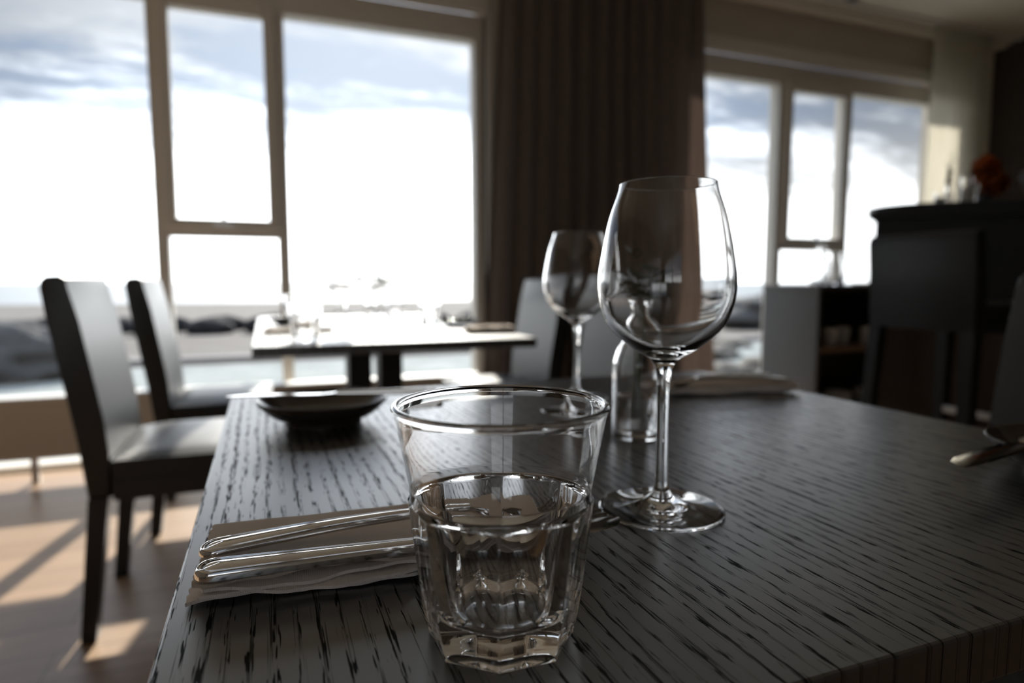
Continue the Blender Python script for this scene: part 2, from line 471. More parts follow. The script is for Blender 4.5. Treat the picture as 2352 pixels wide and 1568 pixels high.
def window(name, u0, u1, mull, sash, zsill=0.03):
    """u0/u1: opening; mull: (left, right) inner faces of the opening casement bay"""
    r = bpy.data.objects.new(name, None); C.objects.link(r); r['kind'] = 'structure'
    f = bmesh.new()
    d0, d1 = GL-0.055, GL+0.045
    top = 2.235
    bx(f, u0, u1, d0, d1, top, TOPW+0.0, 0.004)              # head rail
    bx(f, u0, u1, d0, d1, 0.0, zsill, 0.004)
    bx(f, u0, u0+0.055, d0, d1, zsill, top, 0.004)
    bx(f, u1-0.055, u1, d0, d1, zsill, top, 0.004)
    a, b = mull
    for m in mull: bx(f, m-0.028, m+0.028, d0, d1, zsill, top, 0.004)
    bx(f, a+0.028, b-0.028, d0, d1, 1.112, 1.165, 0.004)     # transom
    obj('window_frame', f, M['frame'], r)
    # lining (reveal) around the opening
    l = bmesh.new()
    bx(l, u0-0.012, u1+0.012, RW-0.02, d0, TOPW, TOPW+0.085, 0.004)
    bx(l, u0-0.03, u0, RW-0.012, d1, 0.0, TOPW, 0.003)
    bx(l, u1, u1+0.03, RW-0.012, d1, 0.0, TOPW, 0.003)
    obj('window_lining', l, M['frame'], r)
    # opening sash, standing proud of the frame
    s = bmesh.new()
    e0, e1 = GL-0.085, GL-0.020
    a0, b0 = a+0.018, b-0.018
    zt, zb = 2.262, 1.150
    w_ = 0.052
    bx(s, a0, a0+w_, e0, e1, zb, zt, 0.006); bx(s, b0-w_, b0, e0, e1, zb, zt, 0.006)
    bx(s, a0+w_, b0-w_, e0, e1, zt-w_-0.02, zt, 0.006); bx(s, a0+w_, b0-w_, e0, e1, zb, zb+0.046, 0.006)
    so_ = obj('opening_sash', s, M['frame'], r)
    h = bmesh.new()
    mx = (a0+b0)/2
    bx(h, mx-0.05, mx+0.05, e0-0.014, e0, zb+0.012, zb+0.030, 0.004)
    bx(h, mx-0.008, mx+0.008, e0-0.020, e0-0.004, zb+0.02, zb+0.135, 0.004)
    obj('casement_handle', h, M['chrome'], so_)
    for (x0, x1, z0, z1, y) in ((u0+0.055, a-0.028, zsill, top, GL), (b+0.028, u1-0.055, zsill, top, GL),
                                (a+0.028, b-0.028, zsill, 1.112, GL), (a0+w_, b0-w_, zb+0.046, zt-w_-0.02, GL-0.045)):
        obj('pane', box(x0, x1, y-0.003, y+0.003, z0, z1), M['pane'], r)
    return r
window('window_1', -2.60, 1.19, (-0.463, 0.097), True)
window('window_2', 2.40, 4.93, (3.352, 3.965), True)

for nm, a_, b_ in (('window_3', -2.3, -0.3),):
    r = bpy.data.objects.new(nm, None); C.objects.link(r); r['kind'] = 'structure'
    f = bmesh.new()
    bx(f, a_, b_, VB-0.09, VB-0.02, 0.85, 0.91, 0.004); bx(f, a_, b_, VB-0.09, VB-0.02, 2.19, 2.25, 0.004)
    for x in (a_, (a_+b_)/2-0.03, b_-0.06): bx(f, x, x+0.06, VB-0.09, VB-0.02, 0.91, 2.19, 0.004)
    obj('window_frame', f, M['frame'], r)
    for x0, x1 in ((a_+0.06, (a_+b_)/2-0.03), ((a_+b_)/2+0.03, b_-0.06)):
        obj('pane', box(x0, x1, VB-0.058, VB-0.052, 0.91, 2.19), M['pane'], r)

# slim radiator bench under window 1
rad = thing('radiator', 'long low ribbed radiator on short legs under the left window', 'radiator', (-0.65, 3.34, 0))
bm = box(-1.78, 1.72, -0.045, 0.045, 0.115, 0.372, 0.004)
for i in range(140):
    x = -1.765 + i*0.025
    bx(bm, x, x+0.013, -0.053, -0.044, 0.128, 0.360)
obj('panel', bm, M['radiator'], rad)
obj('top_grille', box(-1.79, 1.73, -0.058, 0.052, 0.372, 0.388, 0.004), M['white_paint'], rad)
for x in (-1.5, -0.33, 0.75, 1.6):
    obj('leg', box(x-0.014, x+0.014, -0.014, 0.014, 0.0, 0.118, 0.002), M['chrome'], rad)

# recessed downlight in the ceiling
dl = thing('ceiling_downlight', 'small round recessed downlight in the ceiling, near the right window', 'light', (3.62, 3.27, CEIL))
bm = bmesh.new(); lathe(bm, [(0.035, -0.001), (0.052, -0.001), (0.055, -0.006), (0.048, -0.012), (0.036, -0.008), (0.035, -0.001)], 40)
obj('trim_ring', bm, M['chrome'], dl, True, 40)
bm = bmesh.new(); lathe(bm, [(0, -0.0015), (0.036, -0.0015), (0.036, -0.004), (0, -0.004)], 32)
obj('lens', bm, M['blackwood'], dl, True, 40)

# ------------------------------------------------------------------ curtains
def curtain(name, u0t, u1t, u0b, u1b, v, ztop, zbot, folds, amp, mat, seed, thick=0.003):
    rnd = random.Random(seed)
    n = folds*14; m_ = 26
    ph = [rnd.uniform(-0.5, 0.5) for _ in range(folds+3)]
    am = [rnd.uniform(0.65, 1.15) for _ in range(folds+3)]
    bm = bmesh.new(); grid = []
    for k in range(m_+1):
        tz = k/m_
        row = []
        for i in range(n+1):
            t = i/n
            fpos = t*folds
            a = int(fpos); fr = fpos-a
            pz = ph[a]*(1-fr)+ph[a+1]*fr
            az = am[a]*(1-fr)+am[a+1]*fr
            sq = math.sin(2*PI*fpos + pz*1.4 + 0.35*math.sin(tz*2.3+a))
            sx = math.sin(4*PI*fpos + pz*2.8)*0.18
            yy = v + amp*az*(sq*0.8+sx)*(0.75+0.35*tz)
            u0 = u0t+(u0b-u0t)*tz**1.15; u1 = u1t+(u1b-u1t)*tz**1.3
            xx = u0+(u1-u0)*t + 0.006*math.cos(2*PI*fpos+pz)
            row.append(bm.verts.new((xx, yy, ztop+(zbot-ztop)*tz)))
        grid.append(row)
    for k in range(m_):
        for i in range(n):
            bm.faces.new((grid[k][i], grid[k][i+1], grid[k+1][i+1], grid[k+1][i]))
    bmesh.ops.solidify(bm, geom=bm.faces[:], thickness=thick)
    return obj(name, bm, mat, None, True)

tag(curtain('curtain', 1.205, 2.470, 1.075, 2.66, 3.30, 2.697, 0.015, 12, 0.046, M['curtain'], 5),
    'long dark brown curtain hanging in folds between the two windows', 'curtain')
tag(curtain('curtain', 4.50, 5.13, 4.44, 5.17, 3.33, 2.697, 0.015, 9, 0.032, M['sheer'], 11, 0.001),
    'pale cream sheer curtain at the right end of the right window', 'curtain')
rl = thing('curtain_track', 'thin metal curtain track running along the ceiling before the windows', 'curtain track', (0, 0, 0))
obj('rail', box(1.0, UR-0.02, 3.29, 3.31, CEIL-0.022, CEIL-0.0005, 0.002), M['white_paint'], rl)

# ================================================================== OUTSIDE
struct(obj('ground', box(-60, 80, 3.72, 40, -0.8, -0.30), M['gravel']))
tag(obj('terrace', box(-30, 30, 3.75, 9.9, -0.299, -0.285), M['terrace']), 'pale decked terrace right outside the windows', 'terrace')['kind'] = 'structure'
tag(obj('kerb', box(-30, 30, 10.3, 10.55, -0.30, -0.215, 0.02), M['kerb']), 'long low pale kerb across the ground beyond the terrace', 'kerb')
sea = tag(obj('sea', box(-900, 900, 40, 1500, -1.9, -1.5), M['sea']), 'grey hazy sea beyond the rocks out to the horizon', 'sea', kind='stuff')

def rock_bm(sx, sy, sz, seed, sub=4, rough=0.33):
    bm = bmesh.new()
    bmesh.ops.create_icosphere(bm, subdivisions=sub, radius=1.0)
    off = Vector((seed*3.7, seed*1.3, seed*2.1))
    for v in bm.verts:
        p = v.co.copy()
        d = mnoise.fractal(p*1.3+off, 1.0, 2.0, 5)*rough + abs(mnoise.noise(p*2.1+off))*0.18
        q = p*(1+d)
        q = Vector((q.x*sx, q.y*sy, q.z*sz))
        v.co = q
    zmin = min(v.co.z for v in bm.verts)
    for v in bm.verts:
        v.co.z = max(v.co.z - zmin*0.55, -0.02)
    return bm

rr = random.Random(3)
i = 0
for row in range(2):
    x = -12.0 + row*0.62
    while x < 15:
        sx = rr.uniform(0.40, 0.60)
        o = obj('boulder', rock_bm(sx, 0.34, rr.uniform(0.19, 0.25)+0.02*row, i+1, 3, 0.2), M['rock'], None, True)
        o.location = (x+sx, 16.2 + row*1.15 + rr.uniform(-0.05, 0.05), -0.30)
        tag(o, 'dark boulder in the low row of rocks far beyond the terrace', 'rock', 'row of dark boulders along the shore')
        x += sx*2.45; i += 1
o = obj('boulder', rock_bm(1.5, 0.62, 0.42, 41), M['rock_grey'], None, True); o.location = (-3.75, 9.2, -0.28)
tag(o, 'large grey boulder outside, behind the nearest chair back at the left edge', 'rock')
o = obj('boulder', rock_bm(1.9, 1.3, 0.60, 44), M['rock_grey'], None, True); o.location = (13.2, 13.2, -0.30)
tag(o, 'big rounded grey boulder outside, left of the grey sideboard', 'rock')
for k, (px_, py_, s_) in enumerate(((5.4, 6.6, 0.35), (6.4, 8.2, 0.45), (4.7, 5.4, 0.3), (7.8, 9.4, 0.36), (6.5, 6.9, 0.35), (8.9, 11.9, 0.5))):
    o = obj('boulder', rock_bm(s_*1.2, s_*0.9, s_*0.28, 60+k), M['rock_pale'], None, True); o.location = (px_, py_, -0.30)
    tag(o, 'flat pale sandy rock lying outside the right window', 'rock', 'flat pale rocks outside the right window')

# ================================================================== TABLES
def table(loc, lx, ly, label, posts):
    t = thing('dining_table', label, 'table', loc)
    obj('tabletop', box(0, lx, 0, ly, 0.715, 0.74, 0.0016, 2), M['table'], t)
    for (x, y) in posts:
        for s in (-1, 1):
            obj('post', box(x+s*0.050-0.036, x+s*0.050+0.036, y-0.055, y+0.055, 0.03, 0.715, 0.003), M['blackwood'], t)
        obj('base_plate', box(x-0.2, x+0.2, y-0.2, y+0.2, 0.0, 0.03, 0.004), M['blackwood'], t)
    return t
table((-0.046, 0.169, 0), 0.717, 0.705, 'near black-stained oak table in the foreground, glasses standing on it', ((0.36, 0.36),))
table((-0.035, 1.548, 0), 0.700, 1.36, 'long black table in the background before the left window', ((0.36, 0.58),))

# ------------------------------------------------------------------ dining chair (local: faces +x)
def make_chair():
    t = thing('dining_chair', '', 'chair')
    W2 = 0.21
    back = [(-0.180, 0.362), (-0.197, 0.53), (-0.219, 0.67), (-0.240, 0.80), (-0.250, 0.872), (-0.247, 0.890), (-0.236, 0.900),
            (-0.210, 0.902), (-0.198, 0.894), (-0.194, 0.875), (-0.174, 0.79), (-0.154, 0.666), (-0.137, 0.56), (-0.130, 0.475), (-0.130, 0.362)]
    bm = bmesh.new(); prism(bm, back, -W2, W2, 0.006, 3)
    obj('backrest', bm, M['leather'], t, True, 35)
    bm = bmesh.new()
    bx(bm, -0.126, 0.205, -W2+0.002, W2-0.002, 0.405, 0.452)
    # softly domed cushion
    n = 14; g = []
    for i_ in range(n+1):
        row = []
        for j_ in range(n+1):
            a, b = i_/n*2-1, j_/n*2-1
            z = 0.450 + 0.024*((1-abs(a)**3.5)*(1-abs(b)**3.5))**0.55
            row.append(bm.verts.new((-0.126+0.331*i_/n, (-W2+0.002)+(2*W2-0.004)*j_/n, z)))
        g.append(row)
    for i_ in range(n):
        for j_ in range(n): bm.faces.new((g[i_][j_], g[i_+1][j_], g[i_+1][j_+1], g[i_][j_+1]))
    obj('seat', bm, M['leather'], t, True, 50)
    obj('seat_frame', box(-0.128, 0.200, -W2+0.004, W2-0.004, 0.350, 0.404, 0.004), M['leather'], t)
    for s in (-1, 1):
        y0, y1 = sorted((s*W2, s*(W2-0.040)))
        bm = bmesh.new()
        hexa(bm, [(-0.214, y0, 0), (-0.180, y0, 0), (-0.180, y1, 0), (-0.214, y1, 0)],
                 [(-0.180, y0, 0.3615), (-0.136, y0, 0.3615), (-0.136, y1, 0.3615), (-0.180, y1, 0.3615)])
        obj('leg', bm, M['leather'], t)
        bm = bmesh.new()
        hexa(bm, [(0.163, y0, 0), (0.193, y0, 0), (0.193, y1, 0), (0.163, y1, 0)],
                 [(0.155, y0, 0.350), (0.195, y0, 0.350), (0.195, y1, 0.350), (0.155, y1, 0.350)])
        obj('leg', bm, M['leather'], t)
    return t
chair = make_chair()
chair.location = (-0.24, 1.98, 0)
chair['label'] = 'charcoal leather dining chair at the left, nearer of the two left of the background table'
dup(chair, (-0.195, 2.69, 0), 0, 'charcoal leather dining chair nearest the left window, left of the background table')
dup(chair, (0.93, 2.56, 0), PI, 'dark chair right of the background table, before the curtain')
dup(chair, (0.91, 1.86, 0), PI, 'dark grey chair seen behind the bottle and the farther wine glass')
dup(chair, (0.895, 0.44, 0), PI, 'dark bluish chair back cut off by the right edge of the frame')

# ================================================================== GLASSWARE
def smin(a, b, k):
    h = max(k-abs(a-b), 0)/k
    return min(a, b)-h*h*k*0.25

def make_tumbler():
    t = thing('tumbler', '', 'glass')
    N = 256
    H = 0.0981
    def plane_r(z):                      # distance of the flat facets from the axis
        k = z/0.060
        return 0.0289 + (0.0360-0.0289)*k
    def body_r(z):                       # lathed body the facets are cut from
        pts = [(0.0, 0.0306), (0.003, 0.0328), (0.008, 0.0340), (0.030, 0.0360), (0.040, 0.0371), (0.050, 0.0379), (0.0562, 0.0384), (0.0582, 0.0382), (0.0594, 0.0372),
               (0.0600, 0.03705), (0.064, 0.0372), (0.080, 0.0401), (0.095, 0.0430), (0.0966, 0.0434)]
        for (a, ra), (b, rb) in zip(pts[:-1], pts[1:]):
            if a <= z <= b: return ra+(rb-ra)*(z-a)/(b-a)
        return pts[-1][1]
    bm = bmesh.new(); rings = []
    zs = [0.0, 0.0006, 0.0014, 0.0024, 0.0036, 0.005, 0.0065] + [0.008+0.0445*i/52 for i in range(53)] + [0.053+0.0125*i/24 for i in range(25)] + [0.067+0.029*i/20 for i in range(21)]
    def outer(th, z):
        a = ((th + PI/8) % (PI/4)) - PI/8
        pr = plane_r(z)/math.cos(a)
        if z > 0.0570: pr += (z-0.0570)*0.9       # facet tops lean back out: pointed arches
        pr -= 0.0006*(1-(a/(PI/8))**2)*min(1, max(0, (0.060-z)/0.01))
        if z < 0.010: pr -= (0.010-z)*0.10
        return smin(body_r(z)+(0.0008 if z < 0.035 else 0), pr, 0.0006)
    # base underside (slightly hollow)
    for rr_, z in ((0.0, 0.0016), (0.012, 0.0016), (0.021, 0.0011), (0.0255, 0.0002), (0.0268, 0.0)):
        if rr_ == 0: rings.append([bm.verts.new((0, 0, z))])
        else: rings.append([bm.verts.new((rr_*math.cos(2*PI*i/N), rr_*math.sin(2*PI*i/N), z)) for i in range(N)])
    for z in zs:
        rings.append([bm.verts.new((outer(2*PI*i/N, z)*math.cos(2*PI*i/N), outer(2*PI*i/N, z)*math.sin(2*PI*i/N), z+0.0)) for i in range(N)])
    # rolled rim
    for k in range(1, 12):
        a = -0.35 + (PI+0.5)*k/12
        rings.append([bm.verts.new(((0.0427+0.0015*math.cos(a))*math.cos(2*PI*i/N), (0.0427+0.0015*math.cos(a))*math.sin(2*PI*i/N), 0.0966+0.0015*math.sin(a))) for i in range(N)])
    inner = catmull([(0.0411, 0.0945), (0.0392, 0.080), (0.0362, 0.060), (0.0330, 0.042), (0.0300, 0.026), (0.0280, 0.0185), (0.0255, 0.0148), (0.0215, 0.0132), (0.012, 0.0124)], 6)
    for r_, z in inner:
        rings.append([bm.verts.new((r_*math.cos(2*PI*i/N), r_*math.sin(2*PI*i/N), z)) for i in range(N)])
    rings.append([bm.verts.new((0, 0, 0.0122))])
    for a, b in zip(rings[:-1], rings[1:]):
        for i in range(N):
            j = (i+1) % N
            if len(a) == 1: bm.faces.new((a[0], b[j], b[i]))
            elif len(b) == 1: bm.faces.new((a[i], a[j], b[0]))
            else: bm.faces.new((a[i], a[j], b[j], b[i]))
    obj('body', bm, M['glass'], t, True, 60)
    return t

def make_wine():
    t = thing('wine_glass', '', 'glass')
    out = catmull([(0.0296, 0.2066), (0.0312, 0.2000), (0.0364, 0.187-0.003), (0.0410, 0.1600), (0.0425, 0.1459), (0.0410, 0.1322), (0.0348, 0.1180), (0.0215, 0.1055),
                   (0.0100, 0.0985), (0.0058, 0.0930), (0.0043, 0.0840), (0.0038, 0.0650), (0.0038, 0.0400), (0.0041, 0.0220), (0.0052, 0.0135), (0.0085, 0.0085),
                   (0.0150, 0.0056), (0.0270, 0.0032), (0.0385, 0.0018)], 7)
    foot = [(0.0397, 0.0012), (0.0400, 0.0007), (0.0396, 0.0001), (0.036, 0.0), (0.020, 0.0014), (0.008, 0.0020), (0.0, 0.0021)]
    inn = catmull([(0.0287, 0.2066), (0.0303, 0.2000), (0.0354, 0.184), (0.0399, 0.1600), (0.0413, 0.1459), (0.0397, 0.1328), (0.0332, 0.1195), (0.0200, 0.1085), (0.0080, 0.1035), (0.0020, 0.1022)], 7)
    prof = [(0.0, 0.1020)] + inn[::-1] + [(0.02915, 0.2070)] + out + foot
    bm = bmesh.new(); lathe(bm, prof, 96)
    obj('body', bm, M['glass'], t, True)
    return t

TZ = 0.7402
tum = make_tumbler()
tum.location = (0.0875, 0.2407, TZ); tum.rotation_euler = (0, 0, -PI/2 - TH + PI/8)
tum['label'] = 'large faceted clear glass tumbler in the centre foreground'
win = make_wine()
win.location = (0.2342, 0.3409, TZ)
win['label'] = 'tall clear wine glass on the near table, right behind the big tumbler'
dup(win, (0.363, 0.718, TZ), 0, 'blurred wine glass at the far edge of the near table, left of the bottle')

# small bottle with a sprig
def make_bottle():
    t = thing('bottle_vase', '', 'vase')
    out = catmull([(0.0118, 0.1235), (0.0126, 0.1215), (0.0118, 0.1190), (0.0105, 0.1150), (0.0105, 0.1010), (0.0130, 0.0940), (0.0185, 0.0840), (0.0218, 0.0740), (0.0226, 0.0660),
                   (0.0226, 0.0400), (0.0226, 0.0060), (0.0212, 0.0018)], 5)
    inn = catmull([(0.0092, 0.1235), (0.0088, 0.1190), (0.0087, 0.1010), (0.0112, 0.0930), (0.0166, 0.0830), (0.0199, 0.0735), (0.0207, 0.0660), (0.0207, 0.0400), (0.0207, 0.0110), (0.0185, 0.0062), (0.010, 0.0056)], 5)
    prof = [(0, 0.0055)] + inn[::-1] + [(0.0105, 0.1242)] + out + [(0.019, 0.0), (0.012, 0.0012), (0, 0.0018)]
    bm = bmesh.new(); lathe(bm, prof, 64); b = obj('bottle', bm, M['glass'], t, True)
    bm = bmesh.new(); lathe(bm, [(0, 0.00575), (0.010, 0.00585), (0.0183, 0.0064), (0.02045, 0.0112), (0.02045, 0.041), (0.0198, 0.0402), (0, 0.0402)], 48)
    obj('water', bm, M['water'], t, True, 50)
    bm = bmesh.new()
    stems = [((0, 0, 0.02), (0.002, 0.001, 0.09), (0.004, 0.002, 0.125), (-0.010, 0.006, 0.150)),
             ((0.003, 0, 0.02), (0.001, -0.002, 0.10), (-0.003, -0.004, 0.128), (0.014, -0.010, 0.158)),
             ((-0.003, 0, 0.02), (0, 0.003, 0.10), (0.002, 0.004, 0.130), (0.004, 0.014, 0.170))]
    for s in stems: tube(bm, catmull(s, 4), 0.0009, 6)
    obj('stem', bm, M['stem'], t, True)
    bm = bmesh.new(); r_ = random.Random(9)
    for k in range(34):
        s = stems[k % 3]
        tt = r_.uniform(0.0, 1.0)
        p = Vector(s[2]).lerp(Vector(s[3]), tt)
        d = Vector((r_.uniform(-1, 1), r_.uniform(-1, 1), r_.uniform(-0.3, 0.8))).normalized()
        L = r_.uniform(0.014, 0.026); wd = L*0.42
        side = d.cross(Vector((0, 0, 1))).normalized(); up = side.cross(d)
        pts = [p, p+d*L*0.3+side*wd+up*0.001, p+d*L*0.7+side*wd*0.8, p+d*L-up*0.002, p+d*L*0.7-side*wd*0.8, p+d*L*0.3-side*wd+up*0.001]
        c = bm.verts.new(p+d*L*0.5-up*0.0018)
        vs = [bm.verts.new(q) for q in pts]
        for a in range(6): bm.faces.new((vs[a], vs[(a+1) % 6], c))
    bmesh.ops.solidify(bm, geom=bm.faces[:], thickness=0.0003)
    obj('leaves', bm, M['leaf'], t, True)
    return t
bot = make_bottle()
bot.location = (0.322, 0.512, TZ)
bot['label'] = 'small clear bottle vase holding a green sprig, behind the near wine glass'

# ================================================================== NAPKINS, CUTLERY, PLATES
def make_napkin():
    t = thing('napkin', '', 'napkin')
    L, Wd = 0.185, 0.080
    lay = [(-0.0010, -0.0015, 0.0), (0.0045, -0.006, 0.0029), (0.0060, -0.0040, 0.0059), (0.0020, -0.0010, 0.0087)]
    for k, (dx, dy, z0) in enumerate(lay):
        bm = bmesh.new(); nx, ny = 60, 22
        g = []
        for i_ in range(nx+1):
            row = []
            for j_ in range(ny+1):
                a, b = i_/nx, j_/ny
                x = a*L + dx + 0.0008*math.sin(b*60+k)
                y = b*(Wd - k*0.002) + dy + 0.0018*math.sin(a*9+k*1.7)*(1-b) + 0.0010*math.sin(a*43+k*3)*(1-b)**3
                z = z0 + 0.0008*mnoise.noise(Vector((x*28, y*28, k*5.0))) + 0.0009
                z += 0.0012*math.exp(-((b-0.02)/0.04)**2)*math.sin(a*13+k)
                row.append(Vector((x, y, max(z, 0.0003 + z0*0.8))))
            g.append(row)
        top = [[bm.verts.new(p+Vector((0, 0, 0.0027 if 0 < i_ < nx and 0 < j_ < ny else 0.0021))) for j_, p in enumerate(r)] for i_, r in enumerate(g)]
        bo = [[bm.verts.new(p+Vector((0, 0, 0.0 if 0 < i_ < nx and 0 < j_ < ny else 0.0005))) for j_, p in enumerate(r)] for i_, r in enumerate(g)]
        for i_ in range(nx):
            for j_ in range(ny):
                bm.faces.new((top[i_][j_], top[i_+1][j_], top[i_+1][j_+1], top[i_][j_+1]))
                bm.faces.new((bo[i_][j_], bo[i_][j_+1], bo[i_+1][j_+1], bo[i_+1][j_]))
        for i_ in range(nx):
            bm.faces.new((top[i_][0], bo[i_][0], bo[i_+1][0], top[i_+1][0]))
            bm.faces.new((top[i_][ny], top[i_+1][ny], bo[i_+1][ny], bo[i_][ny]))
        for j_ in range(ny):
            bm.faces.new((top[0][j_], top[0][j_+1], bo[0][j_+1], bo[0][j_]))
            bm.faces.new((top[nx][j_], bo[nx][j_], bo[nx][j_+1], top[nx][j_+1]))
        obj('folded_layer', bm, M['napkin' if k == 3 else 'napkin_pale'], t, True, 60)
    return t

def handle(bm, L, W, wneck, H, thick_under, arch=0.0):
    """rounded handle with a double beaded border; x from 0 (rounded end) to L (neck)"""
    def w0(s):
        q = min(s/W, 1.0)
        cap = math.sqrt(max(0.0, 1-(1-q)**2))
        tp = min(max(s/L, 0.0), 1.0)
        return cap*(W*(1-tp)**1.15 + wneck*(1-(1-tp)**1.15)) + 1e-5
    ks = [0, .02, .06, .12, .2, .32, .46, .62, .8, 1.0]
    sig = [k*W*1.0/L for k in ks] + [W/L + (1-W/L)*i/26 for i in range(1, 27)]
    prof = [(0.0, -thick_under*0.5), (0.0, 0.30), (0.045, 0.62), (0.10, 0.80), (0.145, 0.80), (0.175, 0.66), (0.205, 0.66), (0.235, 0.78), (0.275, 0.78), (0.31, 0.60), (0.37, 0.68), (0.45, 0.765), (0.54, 0.84), (0.64, 0.905), (0.76, 0.955), (0.87, 0.985), (0.97, 1.0)]
    under = [(0.97, -thick_under), (0.6, -thick_under*0.95), (0.2, -thick_under*0.8)]
    allp = prof + under
    def az(s): return arch*math.sin(PI*min(s/L, 1)*0.6)
    rows = []
    for a, zf in allp:
        loop = []
        pts = []
        for sg in sig:
            s = a*W + (L-a*W)*sg
            pts.append((s, (1-a)*w0(L*sg)))
        sc = [0.72+0.28*min(1, w0(L*sg)/W*1.4) for sg in sig]
        up = [bm.verts.new((x, y, zf*H*sc[i]+az(x))) for i, (x, y) in enumerate(pts)]
        dn = [bm.verts.new((x, -y, zf*H*sc[i]+az(x))) for i, (x, y) in enumerate(pts)]
        rows.append((up, dn))
    n = len(sig)
    for (u1, d1), (u2, d2) in zip(rows, rows[1:]+rows[:1]):
        for i in range(n-1):
            bm.faces.new((u1[i], u1[i+1], u2[i+1], u2[i]))
            bm.faces.new((d1[i+1], d1[i], d2[i], d2[i+1]))
        bm.faces.new((u1[0], u2[0], d2[0], d1[0]))
    # close the neck end
    bm.faces.new([r[0][-1] for r in rows] + [r[1][-1] for r in rows][::-1])
    return az(L)

def make_knife():
    t = thing('table_knife', '', 'knife')
    bm = bmesh.new(); handle(bm, 0.105, 0.0088, 0.0050, 0.0044, 0.45)
    obj('handle', bm, M['steel'], t, True, 55)
    bm = bmesh.new()
    secs = [(0.1045, -0.0040, 0.0040, 0.0026), (0.112, -0.0055, 0.0060, 0.0016), (0.125, -0.0085, 0.0085, 0.0012), (0.165, -0.0095, 0.0092, 0.0010), (0.195, -0.0080, 0.0092, 0.0008), (0.208, -0.0040, 0.0090, 0.0006), (0.215, 0.0040, 0.0080, 0.0004)]
    rg = [[bm.verts.new((x, a, 0)), bm.verts.new((x, (a+b)/2, h)), bm.verts.new((x, b, h*0.8)), bm.verts.new((x, b, -h*0.8)), bm.verts.new((x, (a+b)/2, -h))] for x, a, b, h in secs]
    for a, b in zip(rg[:-1], rg[1:]):
        for i in range(5):
            j = (i+1) % 5
            bm.faces.new((a[i], a[j], b[j], b[i]))
    bm.faces.new(rg[0]); bm.faces.new(rg[-1][::-1])
    obj('blade', bm, M['steel'], t, True, 40)
    return t

def make_fork():
    t = thing('table_fork', '', 'fork')
    bm = bmesh.new(); zn = handle(bm, 0.135, 0.0088, 0.0030, 0.0036, 0.45, 0.006)
    obj('handle', bm, M['steel'], t, True, 55)
    bm = bmesh.new()
    def cz(x):  # dip from neck to tine tips
        q = (x-0.135)/0.075
        return zn - 0.013*math.sin(min(q, 1)*PI*0.62) + 0.004*max(0, q-0.6)
    secs = [(0.1345, 0.0030), (0.142, 0.0045), (0.150, 0.0085), (0.158, 0.0112), (0.168, 0.0120), (0.172, 0.0120)]
    rg = []
    for x, w_ in secs:
        z = cz(x)
        rg.append([bm.verts.new((x, -w_, z+0.0015)), bm.verts.new((x, 0, z-0.0002)), bm.verts.new((x, w_, z+0.0015)), bm.verts.new((x, w_, z+0.0001)), bm.verts.new((x, 0, z-0.0018)), bm.verts.new((x, -w_, z+0.0001))])
    for a, b in zip(rg[:-1], rg[1:]):
        for i in range(6):
            j = (i+1) % 6
            bm.faces.new((a[i], a[j], b[j], b[i]))
    bm.faces.new(rg[0]); bm.faces.new(rg[-1][::-1])
    obj('head', bm, M['steel'], t, True, 50)
    for k in range(4):
        y = -0.0102 + k*0.0068
        bm = bmesh.new(); pr = []
        for i in range(9):
            x = 0.170+0.048*i/8
            w_ = 0.0017*(1-0.55*i/8); z = cz(x)+0.0002
            pr.append([bm.verts.new((x, y*(1-0.05*i/8)+a, z+b)) for a, b in ((-w_, 0.0008), (w_, 0.0008), (w_, -0.0007), (-w_, -0.0007))])
        for a, b in zip(pr[:-1], pr[1:]):
            for i in range(4):
                j = (i+1) % 4
                bm.faces.new((a[i], a[j], b[j], b[i]))
        bm.faces.new(pr[0]); bm.faces.new(pr[-1][::-1])
        obj('tine', bm, M['steel'], t, True, 50)
    return t

def make_plate():
    t = thing('side_plate', '', 'plate')
    prof = [(0, 0.0065), (0.030, 0.0070), (0.046, 0.0105), (0.058, 0.0190), (0.0645, 0.0252), (0.0662, 0.0258), (0.0668, 0.0245),
            (0.0600, 0.0165), (0.0500, 0.0085), (0.0400, 0.0050), (0.0385, 0.0), (0.0355, 0.0), (0.0345, 0.0030), (0, 0.0035)]
    bm = bmesh.new(); lathe(bm, catmull(prof, 4), 80)
    for v in bm.verts:
        if v.co.z < 0: v.co.z = 0
    bmesh.ops.remove_doubles(bm, verts=bm.verts[:], dist=1e-6)
    obj('dish', bm, M['ceramic'], t, True, 60)
    return t

nap = make_napkin()
nap.location = (-0.0375, 0.3095, TZ); nap.rotation_euler = (0, 0, math.radians(-3))
nap['label'] = 'folded taupe napkin on the near table left of the big tumbler, under fork and knife'
NT_ = TZ+0.0128
kn = make_knife()
kn.location = (-0.0345, 0.3105, NT_+0.0022); kn.rotation_euler = (0, 0, math.radians(-4.0))
kn['label'] = 'polished knife on the foreground napkin, in front of the fork'
fk = make_fork()
fk.location = (-0.0350, 0.3365, NT_+0.0018); fk.rotation_euler = (0, 0, math.radians(-1.5))
fk['label'] = 'polished fork on the foreground napkin, handle behind the knife, tines past the tumbler'
# place setting far right of the near table
dup(nap, (0.476, 0.688, TZ), math.radians(-11), 'folded taupe napkin at the far right corner of the near table')
dup(kn, (0.655, 0.697, NT_+0.003), math.radians(170), 'blurred knife on the near table far right napkin, farther back than the fork')
dup(fk, (0.652, 0.663, NT_+0.0024), math.radians(172), 'blurred fork on the near table far right napkin, in front of the knife')
